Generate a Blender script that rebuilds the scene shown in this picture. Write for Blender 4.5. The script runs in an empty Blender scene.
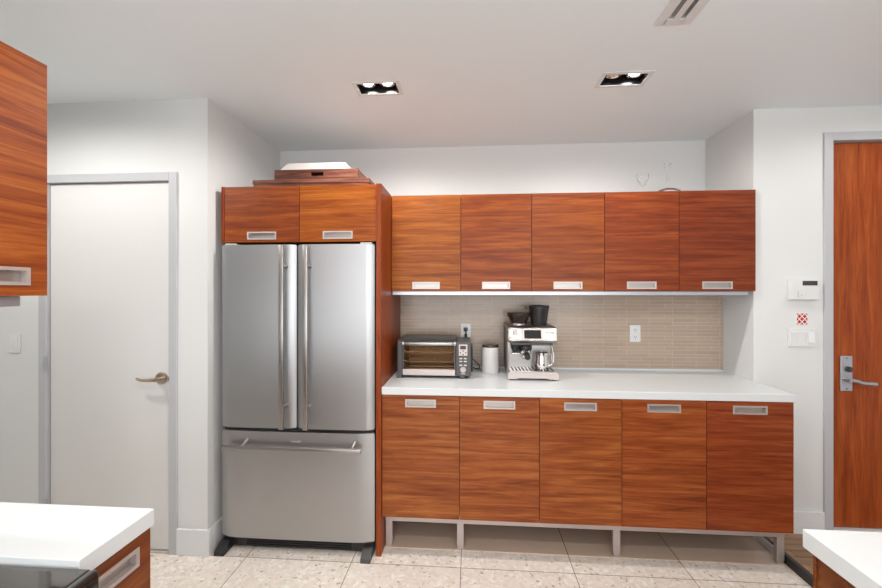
import bpy, bmesh, math, random
from mathutils import Vector, Matrix
random.seed(7)
PI = math.pi
S = bpy.context.scene
C = S.collection
TH = math.atan(29/400.0)
EYE = 1.52
CEIL = 2.62
# ------------------------------------------------------------------ camera
cd = bpy.data.cameras.new('camera'); cam = bpy.data.objects.new('camera', cd); C.objects.link(cam)
cam.location = (0, 0, EYE); cam.rotation_euler = (PI/2, 0, TH)
cd.sensor_width = 36; cd.lens = 36*400/882; cd.shift_y = -4/882; cd.clip_start = 0.02
S.camera = cam
# ------------------------------------------------------------------ world, exposure
w = bpy.data.worlds.new('world'); S.world = w; w.use_nodes = True
bgn = w.node_tree.nodes['Background']; bgn.inputs[0].default_value = (.93, .97, 1, 1); bgn.inputs[1].default_value = 1.4
S.view_settings.view_transform = 'Standard'; S.view_settings.look = 'None'
S.view_settings.exposure = -0.06; S.view_settings.gamma = 1
# ------------------------------------------------------------------ lamps
def lamp(name, kind, loc, rot, energy, col, **kw):
    d = bpy.data.lights.new(name, kind); o = bpy.data.objects.new(name, d); C.objects.link(o)
    o.location = loc; o.rotation_euler = rot; d.energy = energy; d.color = col
    for k, v in kw.items(): setattr(d, k, v)
    return o
# added fill light at the unseen window opening behind the camera
lamp('rear_fill', 'AREA', (0.2, -2.95, 1.45), (PI/2, 0, 0), 95, (.95, .98, 1), shape='RECTANGLE', size=4.6, size_y=2.0)
WARM = (1, .975, .935)
LIGHTS = [(-.50, 2.15), (.80, 2.15), (2.45, 1.95), (-2.15, 1.35), (-.50, .2), (.80, .2), (-.5, -1.6), (.8, -1.6), (2.25, -.4)]  # two visible fixtures, one inferred by the red door, rest added unseen fill
for lx, ly in LIGHTS:
    for s in (-1, 1):
        en = 11 if (lx, s) == (.80, -1) and ly > 2 else (34 if lx < -2 else 9 if lx > 2 else 24)
        lamp('downlight_and_fill_beam', 'SPOT', (lx + s*.052, ly, CEIL - .012), (0, 0, 0), en, WARM, spot_size=math.radians(174), spot_blend=.55, shadow_soft_size=.035)

# ------------------------------------------------------------------ mesh helpers
class MB:
    def __init__(s, off=(0, 0, 0)):
        s.bm = bmesh.new(); s.off = Vector(off)
    def box(s, x0, x1, y0, y1, z0, z1, bev=0, seg=2):
        m = Matrix.Translation(((x0+x1)/2, (y0+y1)/2, (z0+z1)/2)) @ Matrix.Diagonal((abs(x1-x0), abs(y1-y0), abs(z1-z0), 1))
        r = bmesh.ops.create_cube(s.bm, size=1, matrix=m)
        if bev:
            es = {e for v in r['verts'] for e in v.link_edges}
            bmesh.ops.bevel(s.bm, geom=list(es), offset=bev, segments=seg, profile=.5, affect='EDGES')
        return s
    def prism(s, pts, axis, a, b):
        # pts in the two other axes, extruded along axis from a to b
        def P(p, t):
            return {'x': (t, p[0], p[1]), 'y': (p[0], t, p[1]), 'z': (p[0], p[1], t)}[axis]
        v0 = [s.bm.verts.new(P(p, a)) for p in pts]; v1 = [s.bm.verts.new(P(p, b)) for p in pts]
        n = len(pts)
        s.bm.faces.new(v0); s.bm.faces.new(v1[::-1])
        for i in range(n): s.bm.faces.new((v0[i], v1[i], v1[(i+1) % n], v0[(i+1) % n]))
        return s
    def lathe(s, prof, c, axis='z', n=28):
        rings = []
        for r, h in prof:
            ring = []
            for i in range(n):
                a = 2*PI*i/n; p = (r*math.cos(a), r*math.sin(a), h)
                if axis == 'y': p = (p[0], p[2], p[1])
                if axis == 'x': p = (p[2], p[0], p[1])
                ring.append(s.bm.verts.new((c[0]+p[0], c[1]+p[1], c[2]+p[2])))
            rings.append(ring)
        for a, b in zip(rings, rings[1:]):
            for i in range(n): s.bm.faces.new((a[i], a[(i+1) % n], b[(i+1) % n], b[i]))
        s.bm.faces.new(rings[0][::-1]); s.bm.faces.new(rings[-1])
        return s
    def cyl(s, c, r, h, axis='z', n=24):
        return s.lathe([(r, 0), (r, h)], c, axis, n)
    def tube(s, pts, r, n=10):
        pts = [Vector(p) for p in pts]; rings = []
        rr = r if isinstance(r, (list, tuple)) else [r]*len(pts)
        up = Vector((0, 0, 1))
        for i, p in enumerate(pts):
            d = (pts[min(i+1, len(pts)-1)] - pts[max(i-1, 0)]).normalized()
            u = up if abs(d.dot(up)) < .95 else Vector((1, 0, 0))
            a = d.cross(u).normalized(); b = d.cross(a).normalized()
            rings.append([s.bm.verts.new(p + (a*math.cos(2*PI*k/n) + b*math.sin(2*PI*k/n))*rr[i]) for k in range(n)])
        for a, b in zip(rings, rings[1:]):
            for k in range(n): s.bm.faces.new((a[k], a[(k+1) % n], b[(k+1) % n], b[k]))
        s.bm.faces.new(rings[0][::-1]); s.bm.faces.new(rings[-1])
        return s
    def ring(s, x0, x1, z0, z1, y0, y1, hx0, hx1, hz0, hz1):
        # slab in xz with a rectangular hole
        s.box(x0, hx0, y0, y1, z0, z1); s.box(hx1, x1, y0, y1, z0, z1)
        s.box(hx0, hx1, y0, y1, z0, hz0); s.box(hx0, hx1, y0, y1, hz1, z1)
        bmesh.ops.remove_doubles(s.bm, verts=s.bm.verts, dist=1e-6)
        # drop the walls where the four boxes meet
        seen = {}
        for f in list(s.bm.faces):
            k = tuple(round(c, 5) for c in f.calc_center_median()); seen.setdefault(k, []).append(f)
        bmesh.ops.delete(s.bm, geom=[f for v in seen.values() if len(v) > 1 for f in v], context='FACES')
        return s
    def build(s, name, mat, parent=None, smooth=False):
        me = bpy.data.meshes.new(name)
        bmesh.ops.recalc_face_normals(s.bm, faces=s.bm.faces)
        if s.off.length: bmesh.ops.translate(s.bm, verts=s.bm.verts, vec=-s.off)
        s.bm.to_mesh(me); s.bm.free(); me.materials.append(mat)
        if smooth:
            for p in me.polygons: p.use_smooth = True
            try: me.set_sharp_from_angle(angle=math.radians(38))
            except Exception: pass
        o = bpy.data.objects.new(name, me); C.objects.link(o)
        if parent: o.parent = parent
        else: o.location = s.off
        return o
def tag(o, label, cat, group=None, kind=None):
    if label: o['label'] = label
    if cat: o['category'] = cat
    if group: o['group'] = group
    if kind: o['kind'] = kind
    return o
def thing(name, loc, label, cat, group=None, rz=0):
    o = bpy.data.objects.new(name, None); C.objects.link(o); o.location = loc; o.rotation_euler = (0, 0, rz)
    o.empty_display_size = .05
    return tag(o, label, cat, group)
def struct(o): o['kind'] = 'structure'; return o
def kids(o): return [c for c in bpy.data.objects if c.parent == o]
def copy_tree(o, parent=None):
    c = o.copy(); C.objects.link(c)
    if parent: c.parent = parent
    for ch in kids(o): copy_tree(ch, c)
    return c
# ------------------------------------------------------------------ materials
def mat(name, col, rough=.5, metal=0, **kw):
    m = bpy.data.materials.new(name); m.use_nodes = True
    b = m.node_tree.nodes['Principled BSDF']
    b.inputs['Base Color'].default_value = (*col, 1); b.inputs['Roughness'].default_value = rough; b.inputs['Metallic'].default_value = metal
    for k, v in kw.items(): b.inputs[k.replace('_', ' ')].default_value = v
    return m
def N(m, t, **kw):
    n = m.node_tree.nodes.new(t)
    for k, v in kw.items():
        if k in n.inputs: n.inputs[k].default_value = v
        else: setattr(n, k, v)
    return n
def L(m, a, b): m.node_tree.links.new(a, b)
def ramp(m, fac, stops):
    r = N(m, 'ShaderNodeValToRGB'); e = r.color_ramp.elements
    e[0].position, e[0].color = stops[0][0], (*stops[0][1], 1); e[1].position, e[1].color = stops[-1][0], (*stops[-1][1], 1)
    for p, c in stops[1:-1]:
        x = e.new(p); x.color = (*c, 1)
    L(m, fac, r.inputs[0]); return r
def paint(name, col, rough=.55, amp=.02):
    m = mat(name, col, rough); b = m.node_tree.nodes['Principled BSDF']
    t = N(m, 'ShaderNodeTexCoord'); n = N(m, 'ShaderNodeTexNoise', Scale=180., Detail=3.)
    L(m, t.outputs['Object'], n.inputs['Vector'])
    bp = N(m, 'ShaderNodeBump', Strength=amp, Distance=.01); L(m, n.outputs['Fac'], bp.inputs['Height']); L(m, bp.outputs[0], b.inputs['Normal'])
    return m
def wood(name, dark, mid, light, axis='x', rough=.42, scale=1, coat=.06):
    m = mat(name, mid, rough); b = m.node_tree.nodes['Principled BSDF']
    b.inputs['Specular IOR Level'].default_value = .22; b.inputs['Coat Weight'].default_value = coat; b.inputs['Coat Roughness'].default_value = .18
    t = N(m, 'ShaderNodeTexCoord'); oi = N(m, 'ShaderNodeObjectInfo')
    cb = N(m, 'ShaderNodeCombineXYZ')
    mu = N(m, 'ShaderNodeMath', operation='MULTIPLY'); mu.inputs[1].default_value = 37.
    L(m, oi.outputs['Random'], mu.inputs[0])
    for i in range(3): L(m, mu.outputs[0], cb.inputs[i])
    ad = N(m, 'ShaderNodeVectorMath', operation='ADD'); L(m, t.outputs['Object'], ad.inputs[0]); L(m, cb.outputs[0], ad.inputs[1])
    sc = {'x': (1.3, 23, 23), 'y': (16, 1.1, 16), 'z': (16, 16, 1.1)}[axis]
    mp = N(m, 'ShaderNodeMapping'); mp.inputs['Scale'].default_value = [q*scale for q in sc]; L(m, ad.outputs[0], mp.inputs[0])
    n1 = N(m, 'ShaderNodeTexNoise', Scale=1.6, Detail=5., Roughness=.6, Distortion=.7); L(m, mp.outputs[0], n1.inputs['Vector'])
    mp2 = N(m, 'ShaderNodeMapping'); mp2.inputs['Scale'].default_value = [(q*(9 if q > 2 else 2.6))*scale for q in sc]; L(m, ad.outputs[0], mp2.inputs[0])
    n2 = N(m, 'ShaderNodeTexNoise', Scale=2.2, Detail=4., Roughness=.65); L(m, mp2.outputs[0], n2.inputs['Vector'])
    r = ramp(m, n1.outputs['Fac'], [(.32, dark), (.49, mid), (.68, light)])
    r2 = ramp(m, n2.outputs['Fac'], [(.32, (.50, .43, .38)), (.52, (1, 1, 1)), (.8, (1.0, 1.0, 1.0))])
    mx = N(m, 'ShaderNodeMix', data_type='RGBA', blend_type='MULTIPLY'); mx.inputs[0].default_value = .8
    L(m, r.outputs[0], mx.inputs[6]); L(m, r2.outputs[0], mx.inputs[7])
    mx2 = N(m, 'ShaderNodeMix', data_type='RGBA', blend_type='MULTIPLY'); mx2.inputs[0].default_value = 1
    L(m, mx.outputs[2], mx2.inputs[6]); L(m, oi.outputs['Color'], mx2.inputs[7])
    L(m, mx2.outputs[2], b.inputs['Base Color'])
    return m
def steel(name, col, rough, axis='x', amp=.05, aniso=.5):
    m = mat(name, col, rough, 1); b = m.node_tree.nodes['Principled BSDF']; b.inputs['Anisotropic'].default_value = aniso
    t = N(m, 'ShaderNodeTexCoord'); mp = N(m, 'ShaderNodeMapping'); mp.inputs['Scale'].default_value = {'x': (1, 900, 900), 'z': (300, 300, 1)}[axis]
    L(m, t.outputs['Object'], mp.inputs[0]); n = N(m, 'ShaderNodeTexNoise', Scale=2., Detail=3.); L(m, mp.outputs[0], n.inputs['Vector'])
    r = ramp(m, n.outputs['Fac'], [(.3, (rough*.95,)*3), (.7, (rough*1.06,)*3)]); L(m, r.outputs[0], b.inputs['Roughness'])
    return m
def emit(name, col, s):
    m = mat(name, col, .5); b = m.node_tree.nodes['Principled BSDF']
    b.inputs['Emission Color'].default_value = (*col, 1); b.inputs['Emission Strength'].default_value = s; return m
M = {}
M['wall'] = paint('white_wall_paint', (.70, .705, .70))
M['ceil'] = paint('ceiling_paint', (.83, .88, .91))
M['door'] = paint('white_door_paint', (.70, .69, .68), .4, .008)
M['trim'] = paint('white_trim_paint', (.74, .75, .755), .35, .008)
M['casing'] = paint('grey_casing_paint', (.49, .495, .515), .35, .008)
M['wood'] = wood('cherry_veneer', (.19, .038, .007), (.30, .074, .013), (.43, .135, .026), scale=1.0)
M['woodv'] = wood('cherry_veneer_upright', (.24, .042, .008), (.33, .064, .011), (.42, .095, .018), 'z', scale=1.3)
M['wooddark'] = wood('dark_zebra_veneer', (.07, .024, .016), (.15, .052, .032), (.27, .12, .08), scale=1.4)
M['stone'] = mat('white_quartz', (.66, .68, .69), .22)
M['alu'] = mat('satin_aluminium', (.52, .455, .43), .45, .6)
M['aluin'] = mat('grey_recess_metal', (.42, .39, .37), .35, .8)
M['steel'] = steel('brushed_steel', (.44, .44, .445), .40, 'x', .012)
M['steelx'] = steel('brushed_steel_bright', (.37, .35, .335), .33, 'x', .01)
M['chrome'] = mat('polished_chrome', (.82, .81, .80), .12, 1)
M['nickel'] = mat('satin_nickel', (.55, .46, .38), .28, 1)
M['silver'] = mat('satin_silver', (.48, .50, .55), .35, .8)
M['black'] = mat('black_plastic', (.018, .017, .017), .35)
M['blackgloss'] = mat('black_gloss', (.012, .011, .011), .06, Coat_Weight=.6)
M['darkmetal'] = mat('grey_enamel', (.075, .07, .07), .4, .3)
M['white'] = mat('white_plastic', (.72, .72, .715), .35)
M['whitetray'] = mat('pale_enamel', (.50, .46, .44), .4)
M['ceramic'] = mat('white_ceramic', (.70, .67, .65), .3)
M['dark'] = mat('dark_cavity', (.02, .02, .02), .5)
M['reflector'] = mat('dark_reflector', (.10, .10, .105), .18, .85)
M['red'] = mat('red_ink', (.45, .02, .02), .5)
M['screen'] = mat('dark_screen', (.05, .035, .04), .1)
M['lcd'] = mat('espresso_screen', (.02, .018, .018), .5, Specular_IOR_Level=.15)
M['btn'] = mat('pale_button', (.62, .60, .58), .4)
M['bulb'] = emit('lit_bulb', (1, .97, .92), 14)
M['ovenin'] = mat('bronze_enamel', (.34, .20, .10), .4, .3)
M['lid'] = mat('dark_brown_lid', (.045, .028, .022), .25)
M['bulboff'] = mat('frosted_lens', (.75, .68, .66), .3)
M['grey'] = mat('grey_grille', (.40, .40, .40), .5)
g = mat('clear_glass', (1, 1, 1), .02, Transmission_Weight=1, IOR=1.12); M['glass'] = g
g = mat('smoked_glass', (.86, .76, .64), .03, Transmission_Weight=1, IOR=1.12); M['smoke'] = g
g = mat('brown_translucent', (.045, .022, .016), .1, Transmission_Weight=.3, IOR=1.4); M['hopper'] = g
M['paper'] = mat('white_paper', (.85, .84, .82), .6)
# range glass
M['cooktop'] = mat('black_ceramic_glass', (.022, .016, .010), .05, Coat_Weight=1)
# terrazzo tile floor
def floor_mat():
    m = mat('terrazzo_tiles', (.6, .55, .5), .25); b = m.node_tree.nodes['Principled BSDF']
    t = N(m, 'ShaderNodeTexCoord')
    mp = N(m, 'ShaderNodeMapping'); mp.inputs['Location'].default_value = (.05, -2.19+.61*4, 0); L(m, t.outputs['Object'], mp.inputs[0])
    br = N(m, 'ShaderNodeTexBrick', offset=0., squash=1.)
    br.inputs['Scale'].default_value = 1; br.inputs['Brick Width'].default_value = .61; br.inputs['Row Height'].default_value = .61
    br.inputs['Mortar Size'].default_value = .0022; br.inputs['Mortar Smooth'].default_value = .1
    br.inputs['Color1'].default_value = (.95, .95, .95, 1); br.inputs['Color2'].default_value = (1, 1, 1, 1); br.inputs['Mortar'].default_value = (.28, .25, .23, 1)
    L(m, mp.outputs[0], br.inputs['Vector'])
    nz = N(m, 'ShaderNodeTexNoise', Scale=12., Detail=2.); L(m, t.outputs['Object'], nz.inputs['Vector'])
    av = N(m, 'ShaderNodeVectorMath', operation='MULTIPLY_ADD'); L(m, nz.outputs['Color'], av.inputs[0]); av.inputs[1].default_value = (.05, .05, 0); L(m, t.outputs['Object'], av.inputs[2])
    v1 = N(m, 'ShaderNodeTexVoronoi', Scale=55.); L(m, av.outputs[0], v1.inputs['Vector'])
    sx = N(m, 'ShaderNodeSeparateColor'); L(m, v1.outputs['Color'], sx.inputs[0])
    r1 = ramp(m, sx.outputs[0], [(.0, (.74, .65, .57)), (.45, (.80, .71, .635)), (.80, (.82, .74, .665)), (.97, (.88, .83, .78))])
    v2 = N(m, 'ShaderNodeTexVoronoi', Scale=85.); L(m, av.outputs[0], v2.inputs['Vector'])
    s2 = N(m, 'ShaderNodeSeparateColor'); L(m, v2.outputs['Color'], s2.inputs[0])
    r2 = ramp(m, s2.outputs[1], [(.015, (.52, .46, .42)), (.04, (1, 1, 1)), (1, (1, 1, 1))])
    mx = N(m, 'ShaderNodeMix', data_type='RGBA', blend_type='MULTIPLY'); mx.inputs[0].default_value = .8; L(m, r1.outputs[0], mx.inputs[6]); L(m, r2.outputs[0], mx.inputs[7])
    m2 = N(m, 'ShaderNodeMix', data_type='RGBA', blend_type='MULTIPLY'); m2.inputs[0].default_value = 1; L(m, mx.outputs[2], m2.inputs[6]); L(m, br.outputs['Color'], m2.inputs[7])
    L(m, m2.outputs[2], b.inputs['Base Color']); return m
M['floor'] = floor_mat()
def floor_shade_mat():  # floor tiles darkened to paint in the shade below the cabinets
    m = mat('shaded_floor_brown', (.3, .25, .21), .16); b = m.node_tree.nodes['Principled BSDF']
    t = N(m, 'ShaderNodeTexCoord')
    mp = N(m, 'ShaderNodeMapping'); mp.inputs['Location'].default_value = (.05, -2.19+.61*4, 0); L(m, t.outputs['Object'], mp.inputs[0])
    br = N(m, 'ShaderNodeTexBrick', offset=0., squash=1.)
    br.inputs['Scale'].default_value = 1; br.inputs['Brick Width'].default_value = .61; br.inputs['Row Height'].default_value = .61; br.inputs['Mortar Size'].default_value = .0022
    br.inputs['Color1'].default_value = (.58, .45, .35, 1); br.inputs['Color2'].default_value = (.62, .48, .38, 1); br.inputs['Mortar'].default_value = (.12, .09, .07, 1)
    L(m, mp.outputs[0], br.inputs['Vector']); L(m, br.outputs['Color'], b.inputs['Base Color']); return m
M['floor_shade'] = floor_shade_mat()
def plank_mat():
    m = mat('oak_floor_boards', (.3, .17, .09), .4); b = m.node_tree.nodes['Principled BSDF']
    t = N(m, 'ShaderNodeTexCoord'); br = N(m, 'ShaderNodeTexBrick', offset=.4)
    br.inputs['Scale'].default_value = 1; br.inputs['Brick Width'].default_value = .9; br.inputs['Row Height'].default_value = .057; br.inputs['Mortar Size'].default_value = .002
    br.inputs['Color1'].default_value = (.31, .17, .085, 1); br.inputs['Color2'].default_value = (.42, .25, .135, 1); br.inputs['Mortar'].default_value = (.10, .05, .03, 1)
    L(m, t.outputs['Object'], br.inputs['Vector'])
    mp = N(m, 'ShaderNodeMapping'); mp.inputs['Scale'].default_value = (4, 90, 10); L(m, t.outputs['Object'], mp.inputs[0])
    n = N(m, 'ShaderNodeTexNoise', Scale=1., Detail=4.); L(m, mp.outputs[0], n.inputs['Vector'])
    r = ramp(m, n.outputs['Fac'], [(.35, (.55, .5, .45)), (.65, (1, 1, 1))])
    mx = N(m, 'ShaderNodeMix', data_type='RGBA', blend_type='MULTIPLY'); mx.inputs[0].default_value = .8; L(m, br.outputs['Color'], mx.inputs[6]); L(m, r.outputs[0], mx.inputs[7])
    L(m, mx.outputs[2], b.inputs['Base Color']); return m
M['planks'] = plank_mat()
def splash_mat():
    m = mat('taupe_glass_mosaic', (.4, .3, .25), .22); b = m.node_tree.nodes['Principled BSDF']
    t = N(m, 'ShaderNodeTexCoord'); sp = N(m, 'ShaderNodeSeparateXYZ'); L(m, t.outputs['Object'], sp.inputs[0])
    cb = N(m, 'ShaderNodeCombineXYZ'); L(m, sp.outputs[0], cb.inputs[0]); L(m, sp.outputs[2], cb.inputs[1])
    br = N(m, 'ShaderNodeTexBrick', offset=.35, offset_frequency=3, squash=1.)
    br.inputs['Scale'].default_value = 1; br.inputs['Brick Width'].default_value = .155; br.inputs['Row Height'].default_value = .0245; br.inputs['Mortar Size'].default_value = .0011
    br.inputs['Color1'].default_value = (.40, .30, .225, 1); br.inputs['Color2'].default_value = (.45, .345, .265, 1); br.inputs['Mortar'].default_value = (.58, .48, .40, 1)
    L(m, cb.outputs[0], br.inputs['Vector']); L(m, br.outputs['Color'], b.inputs['Base Color'])
    bp = N(m, 'ShaderNodeBump', Strength=.3, Distance=.002, invert=True); L(m, br.outputs['Fac'], bp.inputs['Height']); L(m, bp.outputs[0], b.inputs['Normal'])
    return m
M['splash'] = splash_mat()

# ------------------------------------------------------------------ plan of the room
YB, YS, YF, YU, YR = 3.07, 2.87, 2.25, 2.55, 2.57     # back wall, tiled wall, worktop front, upper fronts, wall beside the red door
XS, XP, XA = 1.724, -.504, -1.50                      # side wall, fridge panel, alcove wall
YD = 2.19                                             # wall with the white door
PLAT = .05                                            # the boarded floor is this much higher
def sbox(name, m, *a, bev=0): return struct(MB().box(*a, bev=bev).build(name, m))
sbox('floor', M['floor'], -3.3, 1.743, -3.2, 3.2, -.10, 0)
sbox('floor_boards', M['planks'], 1.765, 3.7, -3.2, 3.2, -.10, PLAT)
sbox('trim_1', M['black'], 1.743, 1.765, -3.2, 3.2, -.10, PLAT)
sbox('trim_2', M['trim'], 1.736, 1.7425, 2.41, 2.568, 0, .048, bev=.001)
for o_ in [MB().box(XP+.001, 1.734, 2.336, 2.868, 0, .003).build('floor_shade_slab', M['floor_shade'])]: struct(o_)  # thin brown slab painting the floor's shade under the base cabinets
sbox('wall_back', M['wall'], XA, XS, YB, 3.2, 0, CEIL)
sbox('wall_tiled', M['splash'], XP+.001, XS-.001, YS, YB, 0, 2.12)
sbox('wall_alcove', M['wall'], XA-.12, XA, YD+.12, 3.2, 0, CEIL)
sbox('wall_return', M['wall'], XS, XS+.12, YR+.12, 3.2, 0, CEIL)
# wall with the white door
DX0, DX1, DZ = -2.488, -1.7275, 2.15
o = MB(); cs = .048
o.box(-3.3, DX0-cs, YD, YD+.12, 0, CEIL).box(DX1+cs, XA, YD, YD+.12, 0, CEIL).box(DX0-cs, DX1+cs, YD, YD+.12, DZ+cs, CEIL)
struct(o.build('wall_front', M['wall']))
# wall with the red door
RX0, RX1, RZ = 2.171, 3.09, 2.416
o = MB(); rs = .05
o.box(XS, RX0-rs, YR, YR+.12, 0, CEIL).box(RX1+rs, 3.7, YR, YR+.12, 0, CEIL).box(RX0-rs, RX1+rs, YR, YR+.12, RZ+rs, CEIL)
struct(o.build('wall_right_front', M['wall']))
sbox('wall_left', M['wall'], -1.62, -1.50, -3.2, 1.0, 0, CEIL)
sbox('wall_left_far', M['wall'], -3.42, -3.3, -3.2, 3.2, 0, CEIL)
sbox('wall_right', M['wall'], 3.7, 3.82, -3.2, 3.2, 0, CEIL)
o = MB(); o.ring(-3.3, 3.7, 0, CEIL, -3.2, -3.05, -2.1, 2.5, .45, 2.45); struct(o.build('wall_rear', M['wall']))
wf = struct(MB().ring(-2.1, 2.5, .45, 2.45, -3.16, -3.10, -2.04, 2.44, .51, 2.39).box(.17, .23, -3.16, -3.10, .51, 2.39).build('added_window', M['trim']))  # window added to the unseen rear wall so fill light can enter
# ceiling with openings for the downlights and the vent
HX, HY = .215/2, .112/2
holes = [(x-HX, x+HX, y-HY, y+HY) for x, y in LIGHTS[:2]]
VX0, VX1, VY0, VY1 = .795, .870, 1.14, 1.685
holes.append((VX0, VX1, VY0, VY1))
def plate(x0, x1, y0, y1, z, holes):
    b = MB(); xs = sorted({x0, x1, *[h[0] for h in holes], *[h[1] for h in holes]}); ys = sorted({y0, y1, *[h[2] for h in holes], *[h[3] for h in holes]})
    for a, c in zip(xs, xs[1:]):
        for d, e in zip(ys, ys[1:]):
            mx, my = (a+c)/2, (d+e)/2
            if any(h[0] < mx < h[1] and h[2] < my < h[3] for h in holes): continue
            b.bm.faces.new([b.bm.verts.new(p) for p in ((a, d, z), (c, d, z), (c, e, z), (a, e, z))])
    bmesh.ops.remove_doubles(b.bm, verts=b.bm.verts, dist=1e-5)
    r = bmesh.ops.extrude_face_region(b.bm, geom=list(b.bm.faces))
    bmesh.ops.translate(b.bm, verts=[v for v in r['geom'] if isinstance(v, bmesh.types.BMVert)], vec=(0, 0, .12))
    return b
struct(plate(-3.42, 3.82, -3.2, 3.2, CEIL, holes).build('ceiling', M['ceil']))
# baseboards
BH = .15
sbox('baseboard_left', M['trim'], DX1+cs, XA+.014, YD-.014, YD, 0, BH, bev=.003)
sbox('baseboard_alcove', M['trim'], XA, XA+.014, YD, 2.95, 0, BH, bev=.003)
sbox('baseboard_far_left', M['trim'], -3.3, DX0-cs, YD-.014, YD, 0, BH, bev=.003)
sbox('baseboard_right', M['trim'], XS, RX0-rs, YR-.014, YR, PLAT, PLAT+.135, bev=.003)
# white door
d1 = struct(MB().box(DX0+.003, DX1-.003, YD+.012, YD+.052, .012, DZ-.004, bev=.002).build('door_1', M['door']))
c = MB(); c.box(DX0-cs, DX0, YD-.012, YD+.10, 0, DZ+cs, bev=.002).box(DX1, DX1+cs, YD-.012, YD+.10, 0, DZ+cs, bev=.002).box(DX0, DX1, YD-.012, YD+.10, DZ, DZ+cs, bev=.002)
c.build('door_frame', M['casing'], d1)
hz = 1.01; hx = -1.782
h = MB(); h.lathe([(.0, -.006), (.031, -.006), (.034, 0), (.034, .012)], (hx, YD, hz), 'y')
h.cyl((hx, YD-.045, hz), .011, .045, 'y')
h.tube([(hx+.006, YD-.048, hz), (hx-.03, YD-.05, hz-.002), (hx-.075, YD-.05, hz-.004), (hx-.10, YD-.048, hz+.001), (hx-.112, YD-.044, hz+.006)], [.012, .0105, .009, .008, .007])
h.build('door_lever', M['nickel'], d1, True)
for z in (.25, 1.09, 1.95):
    MB().cyl((DX0+.001, YD-.014, z-.045), .006, .09, 'z', 12).box(DX0-.012, DX0, YD-.016, YD-.010, z-.045, z+.045).build('hinge', M['silver'], d1, True)
# strike plate seen at the casing
MB().box(DX1-.001, DX1+.006, YD-.0145, YD-.010, hz-.012, hz+.012).build('strike_plate', M['aluin'], d1)
# red wooden entrance door
d2 = struct(MB().box(RX0+.003, RX1-.003, YR+.03, YR+.075, PLAT+.03, RZ-.004, bev=.002).build('door_2', M['woodv']))
c = MB(); c.box(RX0-rs, RX0, YR-.012, YR+.11, PLAT, RZ+rs, bev=.002).box(RX1, RX1+rs, YR-.012, YR+.11, PLAT, RZ+rs, bev=.002).box(RX0, RX1, YR-.012, YR+.11, RZ, RZ+rs, bev=.002)
c.build('door_frame', M['casing'], d2)
MB().box(RX0, RX1, YR-.005, YR+.11, PLAT, PLAT+.026, bev=.002).build('threshold', M['stone'], d2)
px, py = 2.272, YR+.03
MB().box(px-.034, px+.034, py-.010, py, .908, 1.122, bev=.003).build('lock_plate', M['silver'], d2)
h = MB(); h.cyl((px-.008, py-.05, .982), .013, .045, 'y').tube([(px-.012, py-.052, .982), (px+.02, py-.055, .978), (px+.045, py-.055, .966), (px+.125, py-.054, .962)], [.013, .012, .012, .012])
h.build('door_lever', M['silver'], d2, True)
MB().cyl((px+.008, py-.022, 1.042), .017, .014, 'y').box(px+.003, px+.013, py-.03, py-.02, 1.026, 1.058).build('lock_cylinder', M['darkmetal'], d2, True)
q = MB()
for z in (.922, 1.108): MB().cyl((px, py-.012, z), .004, .004, 'y', 10).build('screw', M['darkmetal'], d2)

# ------------------------------------------------------------------ recessed pulls and cabinet doors
def pull(parent, cx, cz, y, wd=.176, hh=.046, label=None):
    f = .0065
    o = MB(); o.ring(cx-wd/2, cx+wd/2, cz-hh/2, cz+hh/2, y-.003, y+.001, cx-wd/2+f+.003, cx+wd/2-f-.003, cz-hh/2+f+.002, cz+hh/2-f-.002)
    x0, x1, z0, z1 = cx-wd/2+f, cx+wd/2-f, cz-hh/2+f, cz+hh/2-f
    for a in ((x0, x0+.003, z0, z1), (x1-.003, x1, z0, z1), (x0, x1, z0, z0+.002), (x0, x1, z1-.002, z1)):
        o.box(a[0], a[1], y+.001, y+.0155, a[2], a[3])
    h = o.build('handle', M['alu'], parent)
    b = MB().box(x0+.003, x1-.003, y+.0135, y+.0155, z0+.002, z1-.002)
    b.build('recess_plate', M['aluin'], h) if False else b.build('recess_plate', M['aluin'], parent)
    return h
def cab_door(parent, wd, z0, z1, y, hz, tint=(1, 1, 1), x0=0):
    g = .0016; t = .018; hw, hh = .176, .046; cx = x0+wd/2
    o = MB(); o.ring(x0+g, x0+wd-g, z0, z1, y, y+t, cx-hw/2+.006, cx+hw/2-.006, hz-hh/2+.006, hz+hh/2-.006)
    d = o.build('door', M['wood'], parent); d.color = (*tint, 1)
    pull(d, cx, hz, y)
    return d
W = (XS-XP)/5
def unit(name, x, n, wd, z0, z1, yf, yb, hz, label, cat, group, tint, base=0, carc='wood'):
    t = thing(name, (x, yf, z0), label, cat, group)
    cab_door(t, wd, 0, z1-z0, 0, hz-z0, tint)
    c = MB().box(.0008, wd-.0008, .0185, yb-yf-.001, .004, z1-z0-.001).build('carcass', M['wood'], t); c.color = (*tint, 1)
    return t
BZ0, BZ1 = .22, .922
UZ0, UZ1 = 1.513, 2.127
posn = ['first from the refrigerator', 'second from the refrigerator', 'middle of the five', 'second from the right end', 'at the right end']
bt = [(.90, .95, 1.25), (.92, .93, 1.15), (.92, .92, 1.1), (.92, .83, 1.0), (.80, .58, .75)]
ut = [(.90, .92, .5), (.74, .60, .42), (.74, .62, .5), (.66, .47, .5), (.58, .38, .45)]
bl = ['cherry wood base cabinet right beside the refrigerator panel, under the black toaster oven',
      'cherry wood base cabinet second from the refrigerator, below the canister and the espresso machine',
      'cherry wood base cabinet in the middle of the row of five under the worktop',
      'cherry wood base cabinet second from the right end of the row',
      'reddish wood base cabinet at the right end of the row, nearest the entrance door']
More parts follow.
